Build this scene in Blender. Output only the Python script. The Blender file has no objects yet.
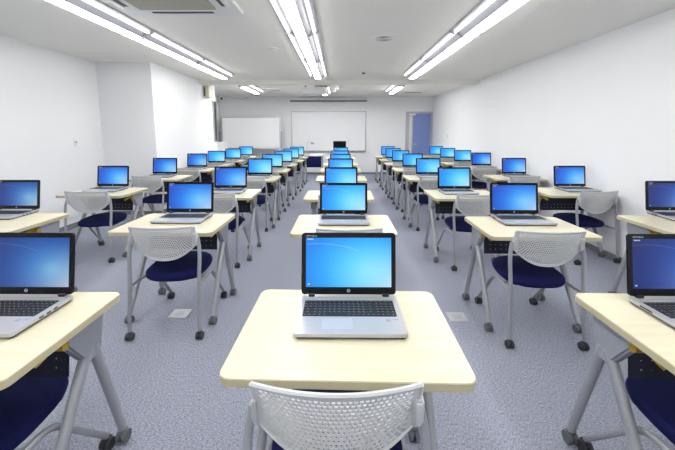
import bpy, bmesh, math, random
from mathutils import Vector, Matrix
random.seed(7)
S = bpy.context.scene
COL = S.collection
PI = math.pi

# ------------------------------------------------------------------ camera, world, exposure
cam_d = bpy.data.cameras.new('camera'); cam = bpy.data.objects.new('camera', cam_d); COL.objects.link(cam)
cam_d.sensor_fit = 'HORIZONTAL'; cam_d.sensor_width = 36.0; cam_d.lens = 36.0*325/675
cam_d.shift_y = -(225-174.64)/675
cam_d.clip_start = 0.02
cam.location = (0, 0, 1.407)
cam.rotation_euler = (PI/2-0.1317, 0, -0.0065*-1)
S.camera = cam
S.view_settings.view_transform = 'Standard'
S.view_settings.look = 'None'
S.view_settings.exposure = 0.06
S.view_settings.gamma = 1.0
S.view_settings.use_curve_mapping = False
world = bpy.data.worlds.new('world'); S.world = world; world.use_nodes = True
world.node_tree.nodes['Background'].inputs[0].default_value = (0.9, 0.95, 1.0, 1)
world.node_tree.nodes['Background'].inputs[1].default_value = 0.3
LAMP = 26.5          # brightness of the fluorescent lenses

# ------------------------------------------------------------------ materials
def srgb(r, g, b):
    f = lambda c: (c/255/12.92) if c/255 <= 0.04045 else ((c/255+0.055)/1.055)**2.4
    return (f(r), f(g), f(b), 1)
def mat(name, col, rough=0.5, metal=0.0, spec=0.5, emit=None, strength=0, bump=None, mottle=None):
    m = bpy.data.materials.new(name); m.use_nodes = True
    nt = m.node_tree; b = nt.nodes['Principled BSDF']
    b.inputs['Base Color'].default_value = col
    b.inputs['Roughness'].default_value = rough
    b.inputs['Metallic'].default_value = metal
    b.inputs['Specular IOR Level'].default_value = spec
    if emit:
        b.inputs['Emission Color'].default_value = emit
        b.inputs['Emission Strength'].default_value = strength
    tc = nt.nodes.new('ShaderNodeTexCoord')
    if mottle:
        sc, amt = mottle
        n = nt.nodes.new('ShaderNodeTexNoise'); n.inputs['Scale'].default_value = sc; n.inputs['Detail'].default_value = 4
        mx = nt.nodes.new('ShaderNodeMix'); mx.data_type = 'RGBA'
        mx.inputs[6].default_value = tuple(c*(1-amt) for c in col[:3])+(1,)
        mx.inputs[7].default_value = tuple(min(1, c*(1+amt)) for c in col[:3])+(1,)
        nt.links.new(tc.outputs['Object'], n.inputs['Vector'])
        nt.links.new(n.outputs['Fac'], mx.inputs[0]); nt.links.new(mx.outputs[2], b.inputs['Base Color'])
    if bump:
        sc, st = bump
        n = nt.nodes.new('ShaderNodeTexNoise'); n.inputs['Scale'].default_value = sc
        bp = nt.nodes.new('ShaderNodeBump'); bp.inputs['Strength'].default_value = st; bp.inputs['Distance'].default_value = 0.002
        nt.links.new(tc.outputs['Object'], n.inputs['Vector'])
        nt.links.new(n.outputs['Fac'], bp.inputs['Height']); nt.links.new(bp.outputs['Normal'], b.inputs['Normal'])
    return m
M = {}
M['wall'] = mat('painted_wall', (0.84, 0.85, 0.865, 1), 0.8, mottle=(2, 0.012), bump=(180, 0.15))
M['ceiling'] = mat('ceiling_board', (0.87, 0.86, 0.82, 1), 0.9, mottle=(3, 0.012), bump=(120, 0.15))
M['base'] = mat('grey_baseboard', srgb(120, 122, 128), 0.6, mottle=(20, 0.05))
M['white'] = mat('white_plastic', (0.82, 0.82, 0.82, 1), 0.4, mottle=(8, 0.01))
M['fixture'] = mat('fixture_white_metal', (0.42, 0.42, 0.46, 1), 0.35, mottle=(8, 0.01))
M['lens'] = mat('fluorescent_lens', (1, 1, 1, 1), 0.5, emit=(1, 0.99, 0.97, 1), strength=LAMP)
M['strip'] = mat('fluorescent_side_strip', (1, 1, 1, 1), 0.5, emit=(1, 0.99, 0.97, 1), strength=LAMP*0.12)
M['lensback'] = mat('fluorescent_lens_boosted', (1, 1, 1, 1), 0.5, emit=(1, 0.99, 0.97, 1), strength=LAMP*2.9)  # same kind of lens, extra glow added to brighten the far wall
M['frame'] = mat('silver_frame_paint', (0.37, 0.38, 0.405, 1), 0.38, 0.35, mottle=(30, 0.03))
M['bracket'] = mat('grey_bracket_plastic', (0.30, 0.32, 0.36, 1), 0.45, mottle=(30, 0.03))
M['backplastic'] = mat('light_grey_backrest_plastic', (0.60, 0.61, 0.62, 1), 0.42, mottle=(30, 0.01))
M['navy'] = mat('navy_seat_fabric', srgb(17, 22, 70), 0.9, spec=0.2, mottle=(300, 0.25), bump=(500, 0.4))
M['panel'] = mat('dark_navy_modesty_panel', srgb(24, 27, 48), 0.55, mottle=(20, 0.05))
M['yellow'] = mat('yellow_release_lever', srgb(178, 146, 42), 0.45, mottle=(20, 0.05))
M['black'] = mat('black_plastic', (0.012, 0.012, 0.014, 1), 0.35, mottle=(40, 0.1))
M['caster'] = mat('dark_caster_plastic', (0.03, 0.032, 0.037, 1), 0.4, mottle=(40, 0.1))
M['castergrey'] = mat('grey_caster_plastic', (0.13, 0.135, 0.15, 1), 0.4, mottle=(40, 0.1))
M['silver'] = mat('laptop_silver', (0.50, 0.51, 0.54, 1), 0.34, 0.4, mottle=(60, 0.02))
M['under'] = mat('laptop_underside', (0.03, 0.03, 0.03, 1), 0.5, mottle=(60, 0.05))
M['key'] = mat('black_keys', (0.014, 0.014, 0.016, 1), 0.45, mottle=(60, 0.05))
M['legend'] = mat('key_legend_print', (0.45, 0.45, 0.47, 1), 0.6, mottle=(60, 0.05))
M['pad'] = mat('touchpad_silver', (0.55, 0.56, 0.59, 1), 0.28, 0.3, mottle=(60, 0.02))
M['bezel'] = mat('laptop_bezel_black', (0.008, 0.008, 0.010, 1), 0.25, 0.0, 0.25, mottle=(60, 0.05))
M['mark'] = mat('bezel_logo_print', (0.55, 0.56, 0.6, 1), 0.4, mottle=(60, 0.05))
M['sticker'] = mat('palmrest_sticker', (0.35, 0.38, 0.5, 1), 0.4, mottle=(60, 0.2))
M['board'] = mat('whiteboard_enamel', (0.84, 0.85, 0.87, 1), 0.18, mottle=(2, 0.01))
M['alu'] = mat('aluminium_trim', (0.50, 0.51, 0.53, 1), 0.35, 0.6, mottle=(30, 0.03))
M['darkgrey'] = mat('dark_grey_metal', (0.10, 0.105, 0.115, 1), 0.45, mottle=(30, 0.05))
M['bluedoor'] = mat('blue_door_paint', srgb(122, 140, 196), 0.5, mottle=(4, 0.03))
M['glass'] = mat('dark_glass', (0.02, 0.022, 0.026, 1), 0.08, mottle=(4, 0.03))
M['paleglass'] = mat('pale_door_glass', (0.75, 0.8, 0.84, 1), 0.1, mottle=(4, 0.02))
M['cream'] = mat('cream_plastic', srgb(216, 212, 196), 0.5, mottle=(8, 0.02))
M['grille'] = mat('ac_grille_grey', srgb(172, 170, 158), 0.6, mottle=(60, 0.05))
M['paper'] = mat('pale_paper', (0.72, 0.8, 0.85, 1), 0.7, mottle=(8, 0.02))

def wood_mat():
    m = mat('pale_birch_laminate', srgb(238, 230, 200), 0.33)
    nt = m.node_tree; b = nt.nodes['Principled BSDF']
    tc = nt.nodes.new('ShaderNodeTexCoord'); mp = nt.nodes.new('ShaderNodeMapping')
    mp.inputs['Scale'].default_value = (1.2, 26, 8)
    n = nt.nodes.new('ShaderNodeTexNoise'); n.inputs['Scale'].default_value = 2.2; n.inputs['Detail'].default_value = 6; n.inputs['Distortion'].default_value = 0.6
    r = nt.nodes.new('ShaderNodeValToRGB')
    r.color_ramp.elements[0].position = 0.3; r.color_ramp.elements[0].color = srgb(208, 201, 173)
    r.color_ramp.elements[1].position = 0.7; r.color_ramp.elements[1].color = srgb(217, 211, 187)
    nt.links.new(tc.outputs['Object'], mp.inputs[0]); nt.links.new(mp.outputs[0], n.inputs['Vector'])
    nt.links.new(n.outputs['Fac'], r.inputs[0]); nt.links.new(r.outputs[0], b.inputs['Base Color'])
    return m
M['wood'] = wood_mat()
M['band'] = mat('cream_edge_band', srgb(190, 182, 150), 0.45, mottle=(20, 0.03))

def carpet_mat():
    m = mat('blue_grey_carpet_tile', srgb(150, 152, 172), 0.95, spec=0.1)
    nt = m.node_tree; N = nt.nodes; L = nt.links; b = N['Principled BSDF']
    tc = N.new('ShaderNodeTexCoord')
    ck = N.new('ShaderNodeTexChecker'); ck.inputs['Scale'].default_value = 2.0
    L.new(tc.outputs['Object'], ck.inputs['Vector'])
    # ribs turn by a quarter from tile to tile
    outs = []
    for sc in ((80, 260, 1), (260, 80, 1)):
        mp = N.new('ShaderNodeMapping'); mp.inputs['Scale'].default_value = sc
        n = N.new('ShaderNodeTexNoise'); n.inputs['Scale'].default_value = 1.0; n.inputs['Detail'].default_value = 3; n.inputs['Roughness'].default_value = 0.6
        L.new(tc.outputs['Object'], mp.inputs[0]); L.new(mp.outputs[0], n.inputs['Vector']); outs.append(n)
    mx = N.new('ShaderNodeMix'); mx.data_type = 'FLOAT'
    L.new(ck.outputs['Fac'], mx.inputs[0]); L.new(outs[0].outputs['Fac'], mx.inputs[2]); L.new(outs[1].outputs['Fac'], mx.inputs[3])
    big = N.new('ShaderNodeTexNoise'); big.inputs['Scale'].default_value = 1.6; L.new(tc.outputs['Object'], big.inputs['Vector'])
    r = N.new('ShaderNodeValToRGB')
    e = r.color_ramp.elements
    e[0].position = 0.30; e[0].color = srgb(97, 101, 119)
    e[1].position = 0.70; e[1].color = srgb(188, 192, 205)
    L.new(mx.outputs[0], r.inputs[0])
    tint = N.new('ShaderNodeMix'); tint.data_type = 'RGBA'; tint.blend_type = 'MULTIPLY'; tint.inputs[0].default_value = 1
    rr = N.new('ShaderNodeValToRGB'); rr.color_ramp.elements[0].color = (0.86, 0.86, 0.88, 1); rr.color_ramp.elements[1].color = (1, 1, 1, 1)
    L.new(big.outputs['Fac'], rr.inputs[0])
    L.new(r.outputs[0], tint.inputs[6]); L.new(rr.outputs[0], tint.inputs[7])
    L.new(tint.outputs[2], b.inputs['Base Color'])
    bp = N.new('ShaderNodeBump'); bp.inputs['Strength'].default_value = 0.4; bp.inputs['Distance'].default_value = 0.003
    L.new(mx.outputs[0], bp.inputs['Height']); L.new(bp.outputs['Normal'], b.inputs['Normal'])
    return m
M['carpet'] = carpet_mat()

def screen_mat(name, stops, gain, hot=(0.72, 0.34)):
    """display picture: a blue desktop with a pale glow; coordinates are the panel's own metres"""
    m = bpy.data.materials.new(name); m.use_nodes = True
    nt = m.node_tree; N = nt.nodes; L = nt.links
    for n in list(N): N.remove(n)
    out = N.new('ShaderNodeOutputMaterial')
    bs = N.new('ShaderNodeBsdfPrincipled'); bs.inputs['Base Color'].default_value = (0.005, 0.005, 0.006, 1); bs.inputs['Roughness'].default_value = 0.35
    L.new(bs.outputs[0], out.inputs[0])
    tc = N.new('ShaderNodeTexCoord'); sep = N.new('ShaderNodeSeparateXYZ'); L.new(tc.outputs['Generated'], sep.inputs[0])
    def mth(op, a, b_=None):
        n = N.new('ShaderNodeMath'); n.operation = op
        for i, x in enumerate((a, b_)):
            if x is None: continue
            if isinstance(x, (int, float)): n.inputs[i].default_value = x
            else: L.new(x, n.inputs[i])
        return n.outputs[0]
    x, z = sep.outputs[0], sep.outputs[2]
    dx = mth('SUBTRACT', x, hot[0]); dz = mth('MULTIPLY', mth('SUBTRACT', z, hot[1]), 0.75)
    d = mth('SQRT', mth('ADD', mth('MULTIPLY', dx, dx), mth('MULTIPLY', dz, dz)))
    r = N.new('ShaderNodeValToRGB'); els = r.color_ramp.elements
    r.color_ramp.interpolation = 'B_SPLINE'
    els[0].position = stops[0][0]; els[0].color = stops[0][1]
    els[1].position = stops[-1][0]; els[1].color = stops[-1][1]
    for p, c in stops[1:-1]:
        e = els.new(p); e.color = c
    L.new(d, r.inputs[0])
    # pale corner bottom right
    cr = mth('MULTIPLY', mth('POWER', x, 3.0), mth('POWER', mth('SUBTRACT', 1.0, z), 1.5))
    mx = N.new('ShaderNodeMix'); mx.data_type = 'RGBA'; L.new(mth('MULTIPLY', cr, 0.6), mx.inputs[0])
    L.new(r.outputs[0], mx.inputs[6]); mx.inputs[7].default_value = srgb(225, 240, 235)
    # faint arc across the upper left
    ax = mth('SUBTRACT', x, 0.15); az = mth('SUBTRACT', z, 0.05)
    ad = mth('SQRT', mth('ADD', mth('MULTIPLY', ax, ax), mth('MULTIPLY', az, az)))
    arc = mth('LESS_THAN', mth('ABSOLUTE', mth('SUBTRACT', ad, 0.83)), 0.010)
    arc = mth('MULTIPLY', arc, mth('LESS_THAN', x, 0.62))
    mx2 = N.new('ShaderNodeMix'); mx2.data_type = 'RGBA'; L.new(mth('MULTIPLY', arc, 0.14 if name == 'screen_bright' else 0.06), mx2.inputs[0])
    L.new(mx.outputs[2], mx2.inputs[6]); mx2.inputs[7].default_value = (0.8, 0.95, 1, 1)
    L.new(mx2.outputs[2], bs.inputs['Emission Color']); bs.inputs['Emission Strength'].default_value = gain
    return m
SCR = [
 screen_mat('screen_bright', [(0, srgb(120, 218, 250)), (0.25, srgb(75, 198, 250)), (0.5, srgb(32, 160, 242)), (0.85, srgb(8, 112, 225))], 1.07),
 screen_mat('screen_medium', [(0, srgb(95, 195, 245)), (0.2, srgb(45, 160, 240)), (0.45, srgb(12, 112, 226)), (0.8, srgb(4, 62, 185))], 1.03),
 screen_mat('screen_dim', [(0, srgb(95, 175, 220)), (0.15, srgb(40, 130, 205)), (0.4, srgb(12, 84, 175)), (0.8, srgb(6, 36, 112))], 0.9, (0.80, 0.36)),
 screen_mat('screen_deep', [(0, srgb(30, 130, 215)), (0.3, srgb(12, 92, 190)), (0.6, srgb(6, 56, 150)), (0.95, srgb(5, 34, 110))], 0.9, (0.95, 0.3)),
]

# ------------------------------------------------------------------ mesh helpers
def box(bm, x0, x1, y0, y1, z0, z1, bev=0, mtx=None, seg=2):
    vs = [bm.verts.new((x, y, z)) for x in (x0, x1) for y in (y0, y1) for z in (z0, z1)]
    fs = [bm.faces.new([vs[i] for i in f]) for f in ((0, 1, 3, 2), (4, 6, 7, 5), (0, 4, 5, 1), (2, 3, 7, 6), (0, 2, 6, 4), (1, 5, 7, 3))]
    es = set(e for f in fs for e in f.edges)
    if bev > 0:
        r = bmesh.ops.bevel(bm, geom=list(es), offset=bev, segments=seg, affect='EDGES', profile=0.5)
        vs = list(set(vs) & set(bm.verts)) if False else list({v for f in r['faces'] for v in f.verts} | {v for v in vs if v.is_valid})
    if mtx is not None:
        bmesh.ops.transform(bm, matrix=mtx, verts=[v for v in vs if v.is_valid])
def prism(bm, pts, z0, z1, axis='z'):
    """closed outline extruded along an axis"""
    def P(a, b, c):
        return {'z': (a, b, c), 'y': (a, c, b), 'x': (c, a, b)}[axis]
    lo = [bm.verts.new(P(a, b, z0)) for a, b in pts]; hi = [bm.verts.new(P(a, b, z1)) for a, b in pts]
    bm.faces.new(lo[::-1]); bm.faces.new(hi)
    n = len(pts)
    for i in range(n): bm.faces.new((lo[i], lo[(i+1) % n], hi[(i+1) % n], hi[i]))
def rrect(x0, x1, y0, y1, r, n=6):
    out = []
    for cx, cy, a0 in ((x1-r, y1-r, 0), (x0+r, y1-r, 90), (x0+r, y0+r, 180), (x1-r, y0+r, 270)):
        for k in range(n+1):
            a = math.radians(a0+90*k/n); out.append((cx+r*math.cos(a), cy+r*math.sin(a)))
    return out
def smooth_path(pts, n=5, rad=0.5):
    """round the inner corners of a polyline"""
    pts = [Vector(p) for p in pts]; out = [pts[0]]
    for i in range(1, len(pts)-1):
        a, b, c = pts[i-1], pts[i], pts[i+1]
        ra = min(rad, (a-b).length*0.45); rc = min(rad, (c-b).length*0.45)
        p = b+(a-b).normalized()*ra; q = b+(c-b).normalized()*rc
        for k in range(n+1):
            t = k/n; out.append(p*(1-t)**2+b*2*t*(1-t)+q*t*t)
    out.append(pts[-1]); return out
def tube(bm, pts, r, seg=10, r2=None, flat=1.0):
    pts = [Vector(p) for p in pts]; rings = []
    n = len(pts); prev = None
    for i, p in enumerate(pts):
        d = (pts[min(i+1, n-1)]-pts[max(i-1, 0)]).normalized()
        if prev is None:
            up = Vector((0, 0, 1)) if abs(d.z) < 0.9 else Vector((1, 0, 0))
            s = d.cross(up).normalized()
        else:
            s = (prev-d*prev.dot(d)).normalized()
        prev = s; t = d.cross(s)
        rr = r if r2 is None else r+(r2-r)*i/(n-1)
        rings.append([bm.verts.new(p+s*math.cos(2*PI*k/seg)*rr+t*math.sin(2*PI*k/seg)*rr*flat) for k in range(seg)])
    for a, b in zip(rings, rings[1:]):
        for k in range(seg): bm.faces.new((a[k], a[(k+1) % seg], b[(k+1) % seg], b[k]))
    bm.faces.new(rings[0][::-1]); bm.faces.new(rings[-1])
def cyl(bm, c, axis, r, h, seg=20, r2=None):
    """cylinder centred on c along axis"""
    a = Vector(axis).normalized()*h/2; c = Vector(c)
    tube(bm, [c-a, c+a], r, seg, r2)
def obj(name, bm, m, parent=None, smooth=True, loc=None):
    bmesh.ops.recalc_face_normals(bm, faces=bm.faces)
    me = bpy.data.meshes.new(name); bm.to_mesh(me); bm.free()
    me.materials.append(m)
    if smooth:
        me.shade_smooth()
        try: me.set_sharp_from_angle(angle=math.radians(35))
        except Exception: pass
    o = bpy.data.objects.new(name, me); COL.objects.link(o)
    if parent: o.parent = parent
    if loc: o.location = loc
    return o
def tag(o, label, cat, group=None):
    o['label'] = label; o['category'] = cat
    if group: o['group'] = group
    return o
def thing(name, label, cat, loc=(0, 0, 0), rz=0, group=None):
    o = bpy.data.objects.new(name, None); COL.objects.link(o); o.empty_display_size = 0.1
    o.location = loc; o.rotation_euler = (0, 0, rz)
    return tag(o, label, cat, group)
def struct(name, bm, m, parent=None, smooth=False):
    o = obj(name, bm, m, parent, smooth)
    if parent is None: o['kind'] = 'structure'
    return o
def dup(root, loc, rz, label):
    def rec(o, p):
        c = o.copy(); COL.objects.link(c)
        if p: c.parent = p
        for ch in list(kids[o]): rec(ch, c)
        return c
    r = rec(root, None); r.location = loc; r.rotation_euler = (0, 0, rz); r['label'] = label
    return r
kids = {}
def index_kids(o):
    kids[o] = [c for c in COL.objects if c.parent == o]
    for c in kids[o]: index_kids(c)
B = bmesh.new

# ------------------------------------------------------------------ the room
ZC = 2.52; XR = 3.04; XL = -3.95; XL2 = -3.06; YJ = 5.42; YA = 8.14; YB = 10.8; YF = -2.6; T = 0.1
b = B(); box(b, XL-T, XR+T, YF-T, YB+T, -T, 0); struct('floor', b, M['carpet'])
b = B(); box(b, XL-T, XR+T, YF-T, YB+T, ZC, ZC+T); struct('ceiling', b, M['ceiling'])
b = B(); box(b, XR, XR+T, YF, YB, 0, ZC); struct('wall_right', b, M['wall'])
b = B(); prism(b, [(XL-T, YF), (XL, YF), (XL, YJ), (XL2, YJ), (XL2, YA), (XL, YA), (XL, YB), (XL-T, YB)], 0, ZC); struct('wall_left', b, M['wall'])
b = B(); box(b, XL-T, XR+T, YB, YB+T, 0, ZC); struct('wall_back', b, M['wall'])
b = B(); box(b, XL-T, XR+T, YF-T, YF, 0, ZC); struct('wall_front', b, M['wall'])
b = B(); box(b, XL2, XR, 7.28, 7.52, ZC-0.085, ZC); struct('trim_1', b, M['ceiling'])
b = B(); box(b, XR-0.012, XR, YF, YB, 0, 0.06); struct('baseboard_right', b, M['base'])
b = B(); prism(b, [(XL, YF), (XL+0.012, YF), (XL+0.012, YJ-0.012), (XL2+0.012, YJ-0.012), (XL2+0.012, YA), (XL2, YA), (XL2, YJ), (XL, YJ)], 0, 0.06); struct('baseboard_left', b, M['base'])
b = B(); box(b, -2.9, 2.16, YB-0.012, YB, 0, 0.06); struct('baseboard_back', b, M['base'])

# window niche low on the far left wall, dark, with a grey frame
b = B()
for y0, y1, z0, z1 in ((7.93, 7.95, 1.16, 2.14), (8.11, 8.14, 1.16, 2.14), (7.95, 8.11, 2.12, 2.14), (7.95, 8.11, 1.16, 1.18)):
    box(b, XL2, XL2+0.03, y0, y1, z0, z1)
w1 = struct('window_1', b, M['alu'])
b = B(); box(b, XL2+0.002, XL2+0.022, 7.95, 8.11, 1.18, 2.12); struct('pane', b, M['black'], w1)
# door at the far right of the back wall
b = B()
for x0, x1, z0, z1 in ((2.17, 2.23, 0, 2.05), (2.97, 3.02, 0, 2.05), (2.17, 3.02, 2.0, 2.05)):
    box(b, x0, x1, YB-0.05, YB, z0, z1, 0.004)
d1 = struct('door_1', b, M['alu'])
b = B(); box(b, 2.40, 2.97, YB-0.045, YB-0.005, 0.01, 1.995, 0.003); struct('door_leaf', b, M['bluedoor'], d1)
b = B(); box(b, 2.23, 2.40, YB-0.04, YB-0.005, 0.01, 1.995, 0.003); dn = struct('side_leaf', b, M['alu'], d1)
b = B(); box(b, 2.275, 2.36, YB-0.046, YB-0.038, 0.35, 1.90, 0.002); struct('side_glass', b, M['paleglass'], dn)
b = B(); box(b, 2.26, 2.46, YB-0.085, YB-0.045, 1.93, 1.98, 0.006); tube(b, [(2.42, YB-0.07, 1.975), (2.52, YB-0.13, 1.985), (2.42, YB-0.05, 2.01)], 0.008, 6); struct('door_closer', b, M['white'], d1)
b = B(); cyl(b, (2.44, YB-0.07, 1.0), (0, 1, 0), 0.012, 0.05, 10); box(b, 2.43, 2.54, YB-0.105, YB-0.09, 0.99, 1.01, 0.004); struct('door_handle', b, M['alu'], d1)

# ------------------------------------------------------------------ fluorescent fixtures
UL = 1.38
def make_fixture(label):
    t = thing('fluorescent_fixture', label, 'ceiling light', (0, 0, ZC), 0, 'fluorescent fixtures in long rows on the ceiling')
    L2 = UL/2
    b = B(); prism(b, [(-0.19, -0.002), (0.19, -0.002), (0.19, -0.012), (0.10, -0.022), (0.062, -0.082), (-0.062, -0.082), (-0.10, -0.022), (-0.19, -0.012)], -L2, L2, 'y')
    obj('housing', b, M['fixture'], t, False)
    b = B(); box(b, -0.048, 0.048, -L2+0.02, L2-0.02, -0.096, -0.0825, 0.005); obj('lamp_lens', b, M['lens'], t)
    for s in (-1, 1):
        b = B(); tube(b, [(s*0.142, -L2+0.02, -0.030), (s*0.142, L2-0.02, -0.030)], 0.015, 10); obj('lamp_tube', b, M['strip'], t)
    for s in (-1, 1):
        b = B(); prism(b, [(-0.19, -0.002), (0.19, -0.002), (0.19, -0.03), (0.165, -0.05), (0.11, -0.052), (0.07, -0.103), (-0.07, -0.103), (-0.11, -0.052), (-0.165, -0.05), (-0.19, -0.03)], s*L2-0.006, s*L2+0.006-s*0.001, 'y')
        obj('end_cap', b, M['fixture'], t, False)
    return t
ORD = ['nearest', 'second', 'third', 'fourth', 'fifth', 'sixth', 'seventh', 'eighth']
rows_x = [(-2.25, 'left'), (-0.42, 'middle'), (1.41, 'right')]
fx0 = make_fixture(''); index_kids(fx0)
first = True
for x, nm in rows_x:
    ys = [3.76+UL*(k+0.5) for k in (-4, -3, -2, -1, 0, 1)]
    words = {3: 'nearest in view', 4: 'second in view', 5: 'third in view, last before the ceiling beam'}
    for k, y in enumerate(ys):
        lb = 'white fluorescent fixture in the %s row of ceiling lights, %s' % (nm, words.get(k, 'above and behind the viewer, number %d from the rear wall' % (k+1)))
        if k < 2: lb = 'fluorescent fixture of the %s row, outside the view, %s' % (nm, ('rearmost', 'straight above the viewer')[k])
        if k == 2: lb = 'white fluorescent fixture in the %s row of ceiling lights, cut by the top edge' % nm
        if k == 3: lb = 'white fluorescent fixture in the %s row of ceiling lights, nearest whole one' % nm
        if k == 4: lb = 'white fluorescent fixture in the %s row of ceiling lights, second before the beam' % nm
        if k == 5: lb = 'white fluorescent fixture in the %s row of ceiling lights, right before the beam' % nm
        if first: fx0.location = (x, y, ZC); fx0['label'] = lb; first = False
        else: dup(fx0, (x, y, ZC), 0, lb)
    fb = dup(fx0, (x, 7.66+UL/2+(0.35 if nm == 'middle' else 0), ZC), 0, 'white fluorescent fixture behind the ceiling beam in line with the %s row' % nm)

for lens in [c for c in COL.objects if c.name.startswith('lamp_lens') and c.parent.location.y > 8]:
    me = lens.data.copy(); me.materials.clear(); me.materials.append(M['lensback']); lens.data = me
# ------------------------------------------------------------------ ceiling furniture
t = thing('air_conditioner', 'white four-way cassette air conditioner on the ceiling with grey grille', 'air conditioner', (-1.43, 2.70, ZC))
b = B(); prism(b, rrect(-0.53, 0.53, -0.53, 0.53, 0.03), -0.035, -0.001); obj('panel', b, M['white'], t)
b = B(); prism(b, rrect(-0.34, 0.34, -0.34, 0.34, 0.02), -0.045, -0.035)
obj('grille', b, M['grille'], t)
for k in range(4):
    a = k*PI/2; R = Matrix.Rotation(a, 4, 'Z')
    b = B(); box(b, -0.28, 0.28, 0.405, 0.445, -0.0365, -0.034, mtx=R); obj('air_slot', b, M['black'], t)
    b = B(); box(b, -0.29, 0.29, 0.445, 0.475, -0.046, -0.035, 0.004, mtx=R); obj('flap', b, M['white'], t)
t = thing('smoke_detector', 'small flat white round detector on the ceiling left of centre', 'detector', (-0.90, 4.57, ZC))
b = B(); cyl(b, (0, 0, -0.007), (0, 0, 1), 0.09, 0.012, 28); obj('base', b, M['white'], t)
b = B(); cyl(b, (0, 0, -0.022), (0, 0, 1), 0.045, 0.02, 24, 0.055); obj('sensor_dome', b, M['white'], t)
t = thing('ceiling_speaker', 'square recessed ceiling speaker plate with round grille right of the middle lights', 'speaker', (0.53, 4.08, ZC))
b = B(); prism(b, rrect(-0.17, 0.17, -0.17, 0.17, 0.02), -0.008, -0.001); obj('plate', b, M['ceiling'], t)
b = B()
for k in range(4):
    r = 0.03+0.022*k
    ring = [(r*math.cos(a*PI/14), r*math.sin(a*PI/14), -0.010) for a in range(29)]
    tube(b, ring, 0.0035, 6)
obj('round_grille', b, M['alu'], t)
t = thing('sprinkler_sensor', 'tiny dark sensor on the ceiling just before the beam', 'sensor', (0.45, 6.35, ZC))
b = B(); cyl(b, (0, 0, -0.006), (0, 0, 1), 0.05, 0.01, 20); obj('base', b, M['white'], t)
b = B(); cyl(b, (0.0, 0, -0.022), (0, 0, 1), 0.02, 0.022, 14, 0.028); obj('sensor_head', b, M['darkgrey'], t)
for (x, y, lb) in ((0.02, 8.5, 'small round white ceiling disc behind the beam above the whiteboard'), (2.35, 9.0, 'small round white ceiling disc behind the beam near the right wall')):
    b = B(); cyl(b, (0, 0, -0.006), (0, 0, 1), 0.08, 0.011, 24, 0.075)
    tag(obj('ceiling_disc', b, M['white'], None, True, (x, y, ZC)), lb, 'detector')
for vx, vy, vl in ((2.10, 9.5, 'narrow slotted air vent on the ceiling near the blue door'), (-1.85, 8.9, 'narrow slotted air vent on the ceiling above the mobile whiteboard')):
  t = thing('ceiling_vent', vl, 'vent', (vx, vy, ZC))
  b = B(); box(b, -0.26, 0.26, -0.08, 0.08, -0.01, -0.001, 0.003); obj('frame', b, M['white'], t)
  b = B()
  for k in range(5): box(b, -0.24, 0.24, -0.06+k*0.03-0.008, -0.06+k*0.03+0.008, -0.013, -0.0098)
  obj('slats', b, M['grille'], t)

# projector hanging behind the beam
t = thing('projector', 'white projector hanging from the ceiling behind the beam', 'projector', (-0.60, 7.80, ZC))
b = B(); box(b, -0.28, 0.28, -0.17, 0.17, -0.245, -0.095, 0.02); obj('body', b, M['board'], t)
b = B(); cyl(b, (0.12, 0.18, -0.165), (0, 1, 0), 0.045, 0.04, 20); obj('lens', b, M['glass'], t)
b = B()
for s in (-1, 1):
    tube(b, smooth_path([(s*0.02, -0.1, -0.01), (s*0.05, -0.12, -0.035), (s*0.17, -0.12, -0.055), (s*0.20, -0.12, -0.10)], 4, 0.04), 0.014, 8)
box(b, -0.07, 0.07, -0.13, 0.06, -0.025, -0.001, 0.003); obj('ceiling_mount', b, M['darkgrey'], t)
b = B(); tube(b, smooth_path([(0.10, -0.1, -0.03), (0.24, -0.12, -0.03), (0.285, -0.12, -0.13), (0.22, -0.17, -0.19)], 6, 0.08), 0.011, 8); obj('cable', b, M['black'], t)

# ------------------------------------------------------------------ far wall
t = thing('wall_whiteboard', 'wide wall-mounted whiteboard in the middle of the far wall', 'whiteboard', (-0.36, YB, 0.78))
b = B(); box(b, -1.20, 1.20, -0.022, -0.006, 0.02, 1.26); obj('board_surface', b, M['board'], t, False)
b = B()
for x0, x1, z0, z1 in ((-1.23, -1.20, 0, 1.29), (1.20, 1.23, 0, 1.29), (-1.20, 1.20, 1.26, 1.29), (-1.20, 1.20, 0, 0.02)):
    box(b, x0, x1, -0.032, -0.002, z0, z1, 0.003)
obj('frame', b, M['alu'], t)
b = B(); box(b, -1.23, 1.23, -0.095, -0.032, -0.012, 0.008, 0.004); obj('pen_tray', b, M['alu'], t)
t = thing('projection_screen', 'rolled-up projection screen case above the wall whiteboard, black weight bar below', 'projection screen', (-0.36, YB, 2.375))
b = B(); prism(b, [(-0.135, 0.05), (-0.10, 0.095), (-0.002, 0.095), (-0.002, 0.03), (-0.12, 0.03)], -1.24, 1.24, 'x'); obj('case', b, M['white'], t, False)
b = B(); box(b, -1.24, 1.24, -0.10, -0.06, -0.005, 0.029, 0.006); obj('weight_bar', b, M['black'], t)
for s, nm in ((-1, 'left'), (0, 'middle'), (1, 'right')):
    b = B(); box(b, -0.27, 0.27, -0.16, -0.003, 0, 0.045, 0.006)
    tag(obj('ceiling_bracket_box', b, M['white'], None, True, ({-1: -1.6, 0: -3.25, 1: 0.62}[s], YB, ZC-0.046)),
        {-1: 'flat white box under the ceiling at the left end of the screen case', 0: 'flat white box under the ceiling above the left whiteboard', 1: 'flat white box under the ceiling at the right end of the screen case'}[s], 'box')

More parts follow.
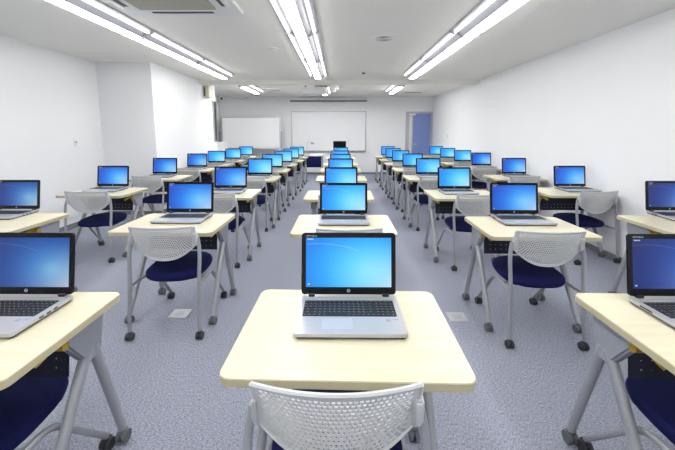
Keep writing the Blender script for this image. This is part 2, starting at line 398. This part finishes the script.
# mobile whiteboard at the left
t = thing('mobile_whiteboard', 'mobile whiteboard on grey stand in the far left corner', 'whiteboard', (-2.80, 10.35, 0))
b = B(); box(b, -0.90, 0.90, -0.010, 0.010, 0.90, 1.83); obj('board_surface', b, M['board'], t, False)
b = B()
for x0, x1, z0, z1 in ((-0.93, -0.90, 0.87, 1.86), (0.90, 0.93, 0.87, 1.86), (-0.90, 0.90, 1.83, 1.86), (-0.90, 0.90, 0.87, 0.90)):
    box(b, x0, x1, -0.018, 0.018, z0, z1, 0.003)
obj('frame', b, M['alu'], t)
b = B(); box(b, -0.88, 0.88, -0.09, -0.018, 0.855, 0.872, 0.004); obj('pen_tray', b, M['alu'], t)
for s in (-1, 1):
    b = B(); box(b, s*0.965-0.02, s*0.965+0.02, -0.02, 0.02, 0.10, 1.42, 0.005); box(b, s*0.965-0.02, s*0.965+0.02, -0.25, 0.25, 0.075, 0.11, 0.005)
    p = obj('stand_post', b, M['bracket'], t)
    for q in (-1, 1):
        b = B(); cyl(b, (s*0.965, q*0.23, 0.035), (1, 0, 0), 0.035, 0.03, 16); cyl(b, (s*0.965, q*0.23, 0.066), (0, 0, 1), 0.01, 0.03, 8); obj('caster', b, M['caster'], p)
b = B(); tube(b, [(-0.965, 0, 0.30), (0.965, 0, 0.30)], 0.015, 8); obj('crossbar', b, M['bracket'], t)
# white cabinet
t = thing('storage_cabinet', 'low white cabinet in the far left recess beside the mobile whiteboard', 'cabinet', (-3.62, 9.70, 0))
b = B(); box(b, -0.22, 0.22, -0.22, 0.22, 0.03, 1.10, 0.006); obj('body', b, M['white'], t)
b = B(); box(b, -0.215, 0.215, -0.238, -0.221, 0.06, 1.07, 0.003); dd = obj('door', b, M['white'], t)
b = B(); box(b, 0.15, 0.165, -0.255, -0.238, 0.5, 0.62, 0.003); obj('handle', b, M['alu'], dd)
b = B(); box(b, -0.20, 0.20, -0.19, 0.19, 0, 0.03); obj('plinth', b, M['darkgrey'], t)
# security camera
t = thing('security_camera', 'white security camera with black lens under the ceiling, far left', 'camera', (-3.55, 10.0, ZC))
b = B(); cyl(b, (0, 0, -0.015), (0, 0, 1), 0.05, 0.03, 20); cyl(b, (0, 0, -0.06), (0, 0, 1), 0.014, 0.07, 10); obj('mount', b, M['white'], t)
b = B(); cyl(b, (0.0, 0.0, -0.12), (0.2, -1, -0.15), 0.045, 0.15, 18); obj('body', b, M['white'], t)
b = B(); cyl(b, (0.017, -0.085, -0.133), (0.2, -1, -0.15), 0.038, 0.03, 18); obj('lens', b, M['black'], t)
# speaker box near ceiling on left wall
t = thing('wall_speaker', 'cream speaker box high on the left wall near the dark window', 'speaker', (XL2, 7.58, 2.17))
b = B(); box(b, 0.002, 0.13, -0.14, 0.14, 0, 0.26, 0.012); obj('cabinet', b, M['cream'], t)
b = B(); box(b, 0.02, 0.055, -0.150, -0.139, 0.03, 0.23, 0.003); obj('side_slot', b, M['darkgrey'], t)
# switches
def plate(loc, rz, label, n):
    t = thing('wall_switch', label, 'switch', loc, rz)
    b = B(); box(b, -0.036, 0.036, -0.008, -0.001, -0.058, 0.058, 0.003); obj('plate', b, M['white'], t)
    for k in range(n):
        z = (k-(n-1)/2)*0.045
        b = B(); box(b, -0.014, 0.014, -0.012, -0.0075, z-0.014, z+0.014, 0.002); obj('rocker', b, M['bracket'], t)
    return t
plate((XL2, 7.62, 1.265), PI/2, 'white wall plate with two switches left of the dark window, nearer one', 2)
plate((XL2, 7.80, 1.265), PI/2, 'white wall plate with two switches left of the dark window, farther one', 2)
plate((XL, 4.86, 1.25), PI/2, 'white wall plate on the near left wall before the corner', 1)
plate((XR, 9.2, 1.29), -PI/2, 'wall plate with dark switches on the right wall near the blue door', 2)

# teacher's table, document camera, lectern with laptop
t = thing('lecture_table', 'white teacher table with navy modesty panel near the far wall', 'table', (-0.80, 9.75, 0))
b = B(); prism(b, rrect(-0.30, 0.30, -0.25, 0.25, 0.02), 0.70, 0.725); obj('tabletop', b, M['white'], t)
b = B(); box(b, -0.26, 0.26, -0.235, -0.22, 0.36, 0.69, 0.004); obj('modesty_panel', b, M['navy'], t)
for sx in (-1, 1):
    for sy in (-1, 1):
        b = B(); box(b, sx*0.275-0.015, sx*0.275+0.015, sy*0.21-0.015, sy*0.21+0.015, 0, 0.70, 0.004); obj('leg', b, M['frame'], t)
t = thing('document_camera', 'thin stand document camera on the white teacher table', 'camera', (-0.98, 9.78, 0.725))
b = B(); box(b, -0.08, 0.08, -0.06, 0.06, 0, 0.02, 0.005); obj('base', b, M['alu'], t)
b = B(); tube(b, smooth_path([(0, 0, 0.02), (0, 0, 0.36), (0.17, 0, 0.36)], 4, 0.03), 0.010, 8); obj('arm', b, M['alu'], t)
b = B(); box(b, 0.12, 0.22, -0.03, 0.03, 0.31, 0.352, 0.006); obj('camera_head', b, M['bracket'], t)
b = B(); prism(b, rrect(-0.12, 0.12, -0.085, 0.085, 0.004), 0, 0.018); tag(obj('paper_stack', b, M['paper'], None, True, (-0.66, 9.75, 0.7252)), 'pale blue stack of paper on the white teacher table', 'paper')
t = thing('lectern', 'white lectern behind the middle column of desks', 'lectern', (0.02, 9.85, 0))
b = B(); box(b, -0.28, 0.28, -0.20, 0.20, 0.03, 0.82, 0.008); obj('body', b, M['white'], t)
b = B(); box(b, -0.31, 0.31, -0.23, 0.23, 0.821, 0.85, 0.006); obj('top', b, M['fixture'], t)
b = B(); box(b, -0.26, 0.26, -0.18, 0.18, 0, 0.03); obj('plinth', b, M['darkgrey'], t)
# floor outlets
for x, y, lb in ((0.90, 2.33, 'square metal floor outlet plate in the aisle right of the middle column'), (-1.24, 2.36, 'square metal floor outlet plate under the desk of the second column from the left')):
    t = thing('floor_outlet', lb, 'floor outlet', (x, y, 0))
    b = B(); prism(b, rrect(-0.07, 0.07, -0.06, 0.06, 0.008), 0.0, 0.004); obj('plate', b, M['alu'], t)
    b = B(); prism(b, rrect(-0.03, 0.03, -0.025, 0.025, 0.005), 0.004, 0.006); obj('lid', b, M['fixture'], t)

# ------------------------------------------------------------------ perforated sheet
def perforated(fn, nx, nz, th, hole=0.34, stagger=True, sides=6, holed=99, margin=(0.07, 0.12)):
    """sheet over (s,t) in [0,1]^2 mapped by fn(s,t,off); a hole in each cell, solid margins"""
    bm = B(); mx_, mz_ = margin
    cache = {}
    def V(s, t, side):
        k = (round(s, 5), round(t, 5), side)
        if k not in cache: cache[k] = bm.verts.new(fn(s, t, th/2 if side else -th/2))
        return cache[k]
    def face(pts):
        for side in (0, 1):
            vs = [V(s, t, side) for s, t in pts]
            if len(set(vs)) < 3: continue
            if side: vs = vs[::-1]
            try: bm.faces.new(vs)
            except ValueError: pass
    def wall(pts, closed=True):
        n = len(pts)
        for i in range(n if closed else n-1):
            a, c = pts[i], pts[(i+1) % n]
            try: bm.faces.new((V(*a, 0), V(*c, 0), V(*c, 1), V(*a, 1)))
            except ValueError: pass
    w = (1-2*mx_)/nx; h = (1-2*mz_)/nz
    for j in range(nz):
        t0 = mz_+j*h; t1 = t0+h; odd = stagger and j % 2
        n = nx-1 if odd else nx; off = w/2 if odd else 0
        if odd:
            for s0 in (mx_, 1-mx_-w/2): face([(s0, t0), (s0+w/2, t0), (s0+w/2, t1), (s0, t1)])
        for i in range(n):
            s0 = mx_+off+i*w; cs, ct = s0+w/2, t0+h/2
            outer = [(s0+w, ct), (s0+w, t1), (cs, t1), (s0, t1), (s0, ct), (s0, t0), (cs, t0), (s0+w, t0)]
            if j >= holed:
                for k in range(8): face([outer[k], outer[(k+1) % 8], (cs, ct)])
                continue
            inner = [(cs+hole*w*math.cos(k*PI/4)*1.0, ct+hole*h*math.sin(k*PI/4)) for k in range(8)]
            for k in range(8): face([inner[k], outer[k], outer[(k+1) % 8], inner[(k+1) % 8]])
            wall(inner[::-1])
    # margins
    S_ = [0, mx_*0.5]+[mx_+i*w/2 for i in range(2*nx+1)]+[1-mx_*0.5, 1]
    T_ = [0, mz_*0.5]+[mz_+j*h for j in range(nz+1)]+[1-mz_*0.5, 1]
    for i in range(len(S_)-1):
        for j in range(len(T_)-1):
            if 2 <= i < len(S_)-3 and 2 <= j < len(T_)-3: continue
            face([(S_[i], T_[j]), (S_[i+1], T_[j]), (S_[i+1], T_[j+1]), (S_[i], T_[j+1])])
    per = [(s, 0) for s in S_[:-1]]+[(1, t) for t in T_[:-1]]+[(s, 1) for s in S_[::-1][:-1]]+[(0, t) for t in T_[::-1][:-1]]
    wall(per)
    return bm

def caster_bm(x, y, r=0.025, top=0.062):
    b = B()
    for s in (-1, 1): cyl(b, (x+s*0.013, y, r), (1, 0, 0), r, 0.017, 16)
    cyl(b, (x, y, r), (1, 0, 0), 0.010, 0.03, 8)
    box(b, x-0.012, x+0.012, y-0.016, y+0.022, r*0.9, r*2.05, 0.005)
    cyl(b, (x, y, top-0.008), (0, 0, 1), 0.012, 0.022, 10)
    return b

# ------------------------------------------------------------------ folding training desk  (origin: floor, middle of top)
DW, DD, DH = 0.73, 0.52, 0.72
def make_desk():
    t = thing('training_desk', '', 'desk', group='training desks in five columns')
    b = B(); prism(b, rrect(-DW/2, DW/2, -DD/2, DD/2, 0.035), DH-0.003, DH)
    prism(b, rrect(-DW/2+0.004, DW/2-0.004, -DD/2+0.004, DD/2-0.004, 0.032), DH-0.02, DH-0.0035)
    obj('tabletop', b, M['wood'], t)
    b = B(); o_ = rrect(-DW/2-0.002, DW/2+0.002, -DD/2-0.002, DD/2+0.002, 0.037); i_ = rrect(-DW/2+0.012, DW/2-0.012, -DD/2+0.012, DD/2-0.012, 0.025)
    z0, z1 = DH-0.026, DH-0.0025; n = len(o_)
    vo = [[b.verts.new((x, y, z)) for x, y in L] for L, z in ((o_, z0), (o_, z1), (i_, z1), (i_, z0))]
    for k in range(4):
        A_, C_ = vo[k], vo[(k+1) % 4]
        for i in range(n): b.faces.new((A_[i], A_[(i+1) % n], C_[(i+1) % n], C_[i]))
    obj('edge_band', b, M['band'], t)
    for s in (-1, 1):
        x = s*0.300
        b = B()
        prism(b, [(0.00, 0.693), (0.20, 0.693), (0.205, 0.66), (0.175, 0.53), (0.155, 0.505), (0.11, 0.505), (0.08, 0.535), (-0.005, 0.66)][::-1], x-0.020, x+0.020, 'x')
        bmesh.ops.bevel(b, geom=list(b.edges), offset=0.008, segments=2, affect='EDGES')
        br = obj('leg_bracket', b, M['bracket'], t)
        b = B()
        tube(b, smooth_path([(x-s*0.004, 0.015, 0.676), (x-s*0.004, -0.025, 0.670), (x-s*0.012, -0.060, 0.645), (x-s*0.02, -0.080, 0.635)], 4, 0.03), 0.017, 8, None, 0.6)
        cyl(b, (x, 0.0, 0.650), (1, 0, 0), 0.016, 0.052, 12)
        obj('release_lever', b, M['yellow'], br)
        for q in (-1, 1):
            yb = -0.18 if q < 0 else 0.255
            b = B()
            tube(b, [(x+s*0.002, 0.133+q*0.012, 0.56), (x+s*0.012, yb, 0.065)], 0.021, 12, 0.0175, 1.0)
            lg = obj('leg', b, M['frame'], t)
            b = caster_bm(x+s*0.012, yb, 0.027, 0.066); obj('caster', b, M['castergrey'], lg)
    b = B(); box(b, -0.285, 0.285, 0.115, 0.16, 0.615, 0.66, 0.008); obj('crossbeam', b, M['bracket'], t)
    # perforated modesty panel
    def fn(s, t_, off):
        return (-0.270+0.54*s, 0.075+off+0.03*(t_-0.5), 0.482+0.205*t_)
    b = perforated(fn, 12, 5, 0.004, 0.10, False, holed=2, margin=(0.05, 0.08))
    obj('modesty_panel', b, M['panel'], t)
    return t
desk0 = make_desk(); index_kids(desk0)

# ------------------------------------------------------------------ nesting chair (origin: floor, faces +y)
def make_chair():
    t = thing('nesting_chair', '', 'chair', group='nesting chairs pushed under the desks')
    HW = 0.215
    def fn(s, u, off):
        # u 0 bottom .. 1 top ; outline narrows with a bowl-shaped lower edge
        xn = 2*s-1
        top = 0.775-0.002*(1-xn*xn); bot = 0.540+0.095*abs(xn)**2.5
        z = bot+(top-bot)*u
        w = HW*(0.90+0.10*min(1, max(0, (z-0.545)/0.2)))
        x = xn*w
        # concave towards the sitter, top tips back
        y = -0.222+0.035*xn*xn-0.035*((z-0.545)/0.23)**2
        return Vector((x, y+off*1.0, z))
    b = perforated(fn, 28, 15, 0.006, 0.37, True, margin=(0.04, 0.06))
    br = obj('backrest', b, M['backplastic'], t)
    b = B()
    def rim(pts, r): tube(b, pts, r, 6)
    rim([fn(k/24, 1, 0) for k in range(25)], 0.0065)
    rim([fn(0, k/6, 0) for k in range(7)], 0.0065); rim([fn(1, k/6, 0) for k in range(7)], 0.0065)
    rim([fn(k/24, 0, 0) for k in range(25)], 0.0055)
    obj('rim', b, M['backplastic'], br)
    # seat
    b = B(); n = 40; rings = []
    def sup(a, hx, hy, p):
        c, s = math.cos(a), math.sin(a)
        return math.copysign(abs(c)**(2/p), c)*hx, math.copysign(abs(s)**(2/p), s)*hy
    for sc, z in ((0.86, 0.392), (0.97, 0.398), (1.0, 0.414), (0.985, 0.430), (0.93, 0.441), (0.75, 0.446), (0.4, 0.444)):
        ring = []
        for k in range(n):
            x, y = sup(2*PI*k/n, 0.212*sc, 0.225*sc, 2.7)
            x *= 1-0.03*(y/0.225)
            ring.append(b.verts.new((x, y+0.022, z-0.014+0.008*(y/0.2))))
        rings.append(ring)
    for a_, c_ in zip(rings, rings[1:]):
        for k in range(n): b.faces.new((a_[k], a_[(k+1) % n], c_[(k+1) % n], c_[k]))
    b.faces.new(rings[0][::-1]); b.faces.new(rings[-1])
    obj('seat', b, M['navy'], t)
    b = B(); prism(b, rrect(-0.17, 0.17, -0.13, 0.18, 0.04), 0.362, 0.377); obj('seat_pan', b, M['black'], t)
    for s in (-1, 1):
        # side frame: from the backrest bracket down to the rear caster
        b = B()
        tube(b, smooth_path([(s*0.221, -0.190, 0.690), (s*0.238, -0.205, 0.60), (s*0.232, -0.235, 0.40), (s*0.235, -0.28, 0.060)], 5, 0.08), 0.0125, 10)
        rl = obj('rear_leg', b, M['frame'], t)
        b = caster_bm(s*0.235, -0.28, 0.025, 0.062); obj('caster', b, M['caster'], rl)
        b = B()
        tube(b, smooth_path([(s*0.232, -0.225, 0.366), (s*0.224, -0.06, 0.363), (s*0.216, 0.05, 0.350), (s*0.222, 0.28, 0.060)], 5, 0.07), 0.0125, 10)
        fl = obj('front_leg', b, M['frame'], t)
        b = caster_bm(s*0.222, 0.28, 0.025, 0.062); obj('caster', b, M['caster'], fl)
        b = B()
        prism(b, [(-0.225, 0.725), (-0.190, 0.735), (-0.175, 0.70), (-0.178, 0.655), (-0.198, 0.63), (-0.22, 0.66)], s*0.209-0.010, s*0.216+0.009, 'x')
        bmesh.ops.bevel(b, geom=list(b.edges), offset=0.005, segments=2, affect='EDGES')
        obj('back_bracket', b, M['backplastic'], t)
    b = B(); tube(b, [(-0.222, -0.06, 0.354), (0.222, -0.06, 0.354)], 0.010, 8); obj('crossbar', b, M['frame'], t)
    return t
chair0 = make_chair(); index_kids(chair0)

# ------------------------------------------------------------------ laptop (origin: desk surface, centre of hinge line; user side is -y)
LW = 0.384
def make_laptop(label_screen='screen'):
    t = thing('laptop', '', 'laptop', group='laptops open on the desks')
    b = B(); prism(b, rrect(-LW/2, LW/2, -0.252, 0.010, 0.012), 0.010, 0.0225)
    bmesh.ops.bevel(b, geom=[e for e in b.edges if abs(e.verts[0].co.z-e.verts[1].co.z) < 1e-6 and e.verts[0].co.z > 0.02], offset=0.002, segments=2, affect='EDGES')
    obj('base', b, M['silver'], t)
    b = B(); prism(b, rrect(-LW/2+0.006, LW/2-0.006, -0.247, 0.006, 0.012), 0.0025, 0.0098)
    for sx in (-1, 1):
        for yy in (-0.225, -0.015): box(b, sx*0.15-0.012, sx*0.15+0.012, yy-0.004, yy+0.004, 0, 0.003)
    obj('bottom_cover', b, M['under'], t)
    # keyboard
    b = B(); kx0, kx1, ky0, ky1 = -0.172, 0.172, -0.148, -0.038
    prism(b, rrect(kx0, kx1, ky0, ky1, 0.004), 0.0224, 0.0232)
    lg = B()
    rows = 6; rh = (ky1-ky0)/rows
    for j in range(rows):
        y = ky0+rh*(j+0.5)
        nk = 19; kw = (kx1-kx0)/nk; i = 0
        while i < nk:
            span = 1
            if j == 0 and i == 5: span = 4
            elif j in (1, 2, 3) and i in (0,): span = 2 if j != 3 else 1
            elif j in (1, 2, 3, 4) and i == 13: span = 2
            x0 = kx0+i*kw; x1 = x0+span*kw
            box(b, x0+0.0013, x1-0.0013, y-rh/2+0.0013, y+rh/2-0.0013, 0.0231, 0.0245)
            if span < 4:
                x = (x0+x1)/2-0.002
                box(lg, x-0.0020, x+0.0010, y+0.0005, y+0.0042, 0.02451, 0.0246)
                if j in (1, 2, 3, 4) and i < 13: box(lg, x+0.003, x+0.0052, y-0.0042, y-0.0015, 0.02451, 0.0246)
            i += span
    kb = obj('keyboard', b, M['key'], t, False)
    obj('key_legends', lg, M['legend'], kb, False)
    b = B(); prism(b, rrect(-0.098, 0.008, -0.226, -0.160, 0.004), 0.0223, 0.0230); obj('touchpad', b, M['pad'], t)
    b = B(); box(b, 0.128, 0.146, -0.180, -0.164, 0.0224, 0.0229); box(b, 0.152, 0.172, -0.170, -0.162, 0.0224, 0.0229); obj('sticker', b, M['sticker'], t, False)
    for k in range(3):
        b = B(); box(b, LW/2-0.001, LW/2+0.0006, -0.09-k*0.03, -0.072-k*0.03, 0.013, 0.019); obj('port', b, M['black'], t, False)
    b = B(); box(b, -LW/2-0.0006, -LW/2+0.001, -0.10, -0.05, 0.013, 0.019); obj('disc_slot', b, M['black'], t, False)
    b = B(); box(b, -0.14, 0.14, -0.014, -0.004, 0.0223, 0.0240, 0.0005); obj('speaker_strip', b, M['silver'], t)
    tilt = math.radians(9)
    R = Matrix.Translation((0, 0.004, 0.022)) @ Matrix.Rotation(-tilt, 4, 'X')
    for s in (-1, 1):
        b = B(); cyl(b, (s*0.150, 0.002, 0.026), (1, 0, 0), 0.0075, 0.026, 14); box(b, s*0.150-0.013, s*0.150+0.013, -0.008, 0.008, 0.019, 0.032, 0.002); obj('hinge', b, M['black'], t)
    b = B(); prism(b, rrect(-LW/2, LW/2, 0.006, 0.256, 0.013), -0.004, 0.004, 'y'); bmesh.ops.transform(b, matrix=R, verts=b.verts)
    lid = obj('lid', b, M['bezel'], t)
    b = B(); box(b, -0.174, 0.174, -0.0052, -0.0038, 0.036, 0.236); bmesh.ops.transform(b, matrix=R, verts=b.verts)
    sc = obj('screen', b, SCR[0], lid, False)
    # maker's mark: ring with two letters, and the small model line at the top left
    b = B(); ring = [(0.0060*math.cos(a*PI/10), -0.0046, 0.0215+0.0060*math.sin(a*PI/10)) for a in range(21)]
    tube(b, ring, 0.0007, 5)
    for pts in ([(-0.0030, 0.0255), (-0.0030, 0.0185)], [(-0.0030, 0.0215), (-0.0008, 0.0222), (-0.0008, 0.0185)], [(0.0012, 0.0222), (0.0012, 0.0160)], [(0.0012, 0.0222), (0.0034, 0.0218), (0.0034, 0.0188), (0.0012, 0.0186)]):
        tube(b, [(x, -0.0046, z) for x, z in pts], 0.0006, 4)
    bmesh.ops.transform(b, matrix=R, verts=b.verts); obj('logo', b, M['mark'], lid)
    cu = bpy.data.curves.new('brand_text', 'FONT'); cu.body = 'HP ProBook'; cu.size = 0.0085; cu.extrude = 0.0002
    to = bpy.data.objects.new('tmp', cu); COL.objects.link(to)
    dg = bpy.context.evaluated_depsgraph_get(); me = bpy.data.meshes.new_from_object(to.evaluated_get(dg))
    bpy.data.objects.remove(to)
    me.transform(R @ Matrix.Translation((-0.172, -0.0044, 0.2405)) @ Matrix.Rotation(PI/2, 4, 'X'))
    me.materials.clear(); me.materials.append(M['mark'])
    bo = bpy.data.objects.new('model_lettering', me); COL.objects.link(bo); bo.parent = lid
    # desktop icons / status text on the display
    for x0, x1, z0, z1 in ((-0.168, -0.143, 0.228, 0.232), (-0.166, -0.158, 0.045, 0.051)):
        b = B(); box(b, x0, x1, -0.0056, -0.0051, z0, z1)
        bmesh.ops.transform(b, matrix=R, verts=b.verts); obj('screen_icon', b, ICON, sc, False)
    return t
ICON = mat('screen_icon_glow', (0, 0, 0, 1), 0.5, emit=srgb(215, 235, 250), strength=0.8)
lap0 = make_laptop(); index_kids(lap0)
# the same display panel in four colour sets, off-axis dimming painted in
scr0 = [c for c in COL.objects if c.name.startswith('screen') and 'icon' not in c.name and c.type == 'MESH' and c.parent and c.parent.name.startswith('lid')][0]
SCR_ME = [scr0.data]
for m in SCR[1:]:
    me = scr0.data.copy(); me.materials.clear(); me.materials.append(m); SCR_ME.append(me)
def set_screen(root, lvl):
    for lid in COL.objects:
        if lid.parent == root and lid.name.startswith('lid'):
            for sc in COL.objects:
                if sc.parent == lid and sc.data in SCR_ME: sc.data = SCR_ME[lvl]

# ------------------------------------------------------------------ place the workstations
COLN = {-2: 'column by the left wall', -1: 'second column from left', 0: 'middle column', 1: 'second column from right', 2: 'column by the right wall'}
DX = {-2: -2.67, -1: -1.28, 0: 0.025, 1: 1.36, 2: 2.65}
# (column,row): laptop centre x, lid-top y
LP = {(0, 1): (0.037, 1.294), (0, 2): (0.032, 2.607), (0, 3): (0.017, 3.777), (0, 4): (0.016, 5.03), (0, 5): (0.015, 6.10), (0, 6): (0.01, 7.15), (0, 7): (0.03, 8.65),
      (-1, 1): (-1.28, 1.287), (-1, 2): (-1.233, 2.65), (-1, 3): (-1.288, 3.822), (-1, 4): (-1.234, 5.027), (-1, 5): (-1.25, 6.03), (-1, 6): (-1.22, 7.05), (-1, 7): (-1.19, 8.0), (-1, 8): (-1.175, 9.0),
      (-2, 2): (-2.77, 2.75), (-2, 3): (-2.754, 3.92), (-2, 4): (-2.758, 5.11), (-2, 5): (-2.70, 6.15), (-2, 6): (-2.66, 7.02), (-2, 7): (-2.61, 7.97), (-2, 8): (-2.63, 9.14),
      (1, 1): (1.36, 1.288), (1, 2): (1.412, 2.616), (1, 3): (1.337, 3.786), (1, 4): (1.388, 5.10), (1, 5): (1.385, 6.18), (1, 6): (1.356, 7.25), (1, 7): (1.343, 8.2), (1, 8): (1.374, 9.3),
      (2, 2): (2.775, 2.73), (2, 3): (2.80, 3.96), (2, 4): (2.755, 5.148), (2, 5): (2.80, 6.45), (2, 6): (2.766, 7.34), (2, 7): (2.748, 8.31), (2, 8): (2.774, 9.40)}
DFRONT = {(0, 1): 0.82, (0, 2): 2.12, (0, 3): 3.25, (-1, 2): 2.15, (1, 2): 2.07, (2, 2): 2.12, (-2, 2): 2.16}
DXO = {(-1, 1): -1.30, (0, 2): 0.03, (0, 3): -0.005, (1, 2): 1.375, (-1, 2): -1.24, (-1, 3): -1.30, (2, 3): 2.655, (2, 5): 2.655, (-2, 2): -2.65, (-2, 3): -2.72, (-2, 4): -2.70}
CX = {(0, 1): -0.008, (-1, 1): -1.26, (1, 1): 1.31, (-1, 2): -1.20, (1, 2): 1.36, (-2, 3): -2.72, (-2, 4): -2.74, (2, 3): 2.73}
CROT = {(2, 3): 7, (-2, 3): 4, (-1, 2): 2, (1, 2): -2, (1, 3): 3, (-2, 4): -4, (2, 4): 3, (-1, 4): 3}
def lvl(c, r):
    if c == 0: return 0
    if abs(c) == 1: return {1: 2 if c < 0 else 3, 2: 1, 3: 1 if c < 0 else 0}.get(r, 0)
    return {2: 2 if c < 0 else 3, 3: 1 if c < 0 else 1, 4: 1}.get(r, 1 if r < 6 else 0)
started = False
for (c, r), (lx, ly) in sorted(LP.items(), key=lambda k: (k[0][1], k[0][0])):
    idx = r if abs(c) < 2 else r-1
    total = sum(1 for k in LP if k[0] == c)
    where = '%s in the %s' % (('nearest one' if idx == 1 else 'farthest one' if idx == total else ORD[idx-1]+' from the front'), COLN[c])
    F = DFRONT.get((c, r), ly-0.49); dx = DXO.get((c, r), DX[c])
    if (c, r) in ((-1, 7), (-1, 8)): dx = -1.24
    yaw = math.radians({(0, 1): -1.2, (-1, 1): 0.5}.get((c, r), random.uniform(-1.2, 1.2)))
    dl = 'cream flip desk on casters, ' + where
    cl = 'grey mesh chair, navy seat, ' + where
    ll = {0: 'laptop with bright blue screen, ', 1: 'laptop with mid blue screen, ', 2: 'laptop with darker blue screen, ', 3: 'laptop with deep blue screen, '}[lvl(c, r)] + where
    dl = dl.replace('nearest one', 'nearest'); 
    dloc = (dx, F+DD/2, 0)
    cloc = (CX.get((c, r), dx+random.uniform(-0.03, 0.03)), F+((0.145 if c == 0 else 0.20) if r == 1 else 0.175)+random.uniform(-0.02, 0.02)*(r > 2), 0)
    crz = math.radians(CROT.get((c, r), random.uniform(-2, 2) if r > 1 else 0))
    hy = ly-0.045
    if c in (-2, 2): lx = max(-2.84, min(2.84, lx))
    lloc = (lx, hy, DH+0.0002); lrz = math.radians(random.uniform(-1, 1)) if r > 1 else 0
    if not started:
        for o, L_, z_, lb in ((desk0, dloc, yaw, dl), (chair0, cloc, crz, cl), (lap0, lloc, lrz, ll)):
            o.location = L_; o.rotation_euler = (0, 0, z_); o['label'] = lb
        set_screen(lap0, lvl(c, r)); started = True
    else:
        dup(desk0, dloc, yaw, dl); dup(chair0, cloc, crz, cl)
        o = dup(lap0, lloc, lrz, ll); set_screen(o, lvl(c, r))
# teacher's laptop, seen from behind
tl = dup(lap0, (0.0, 9.80, 0.8502), PI, 'black laptop seen from behind on the white lectern')
del tl['group']
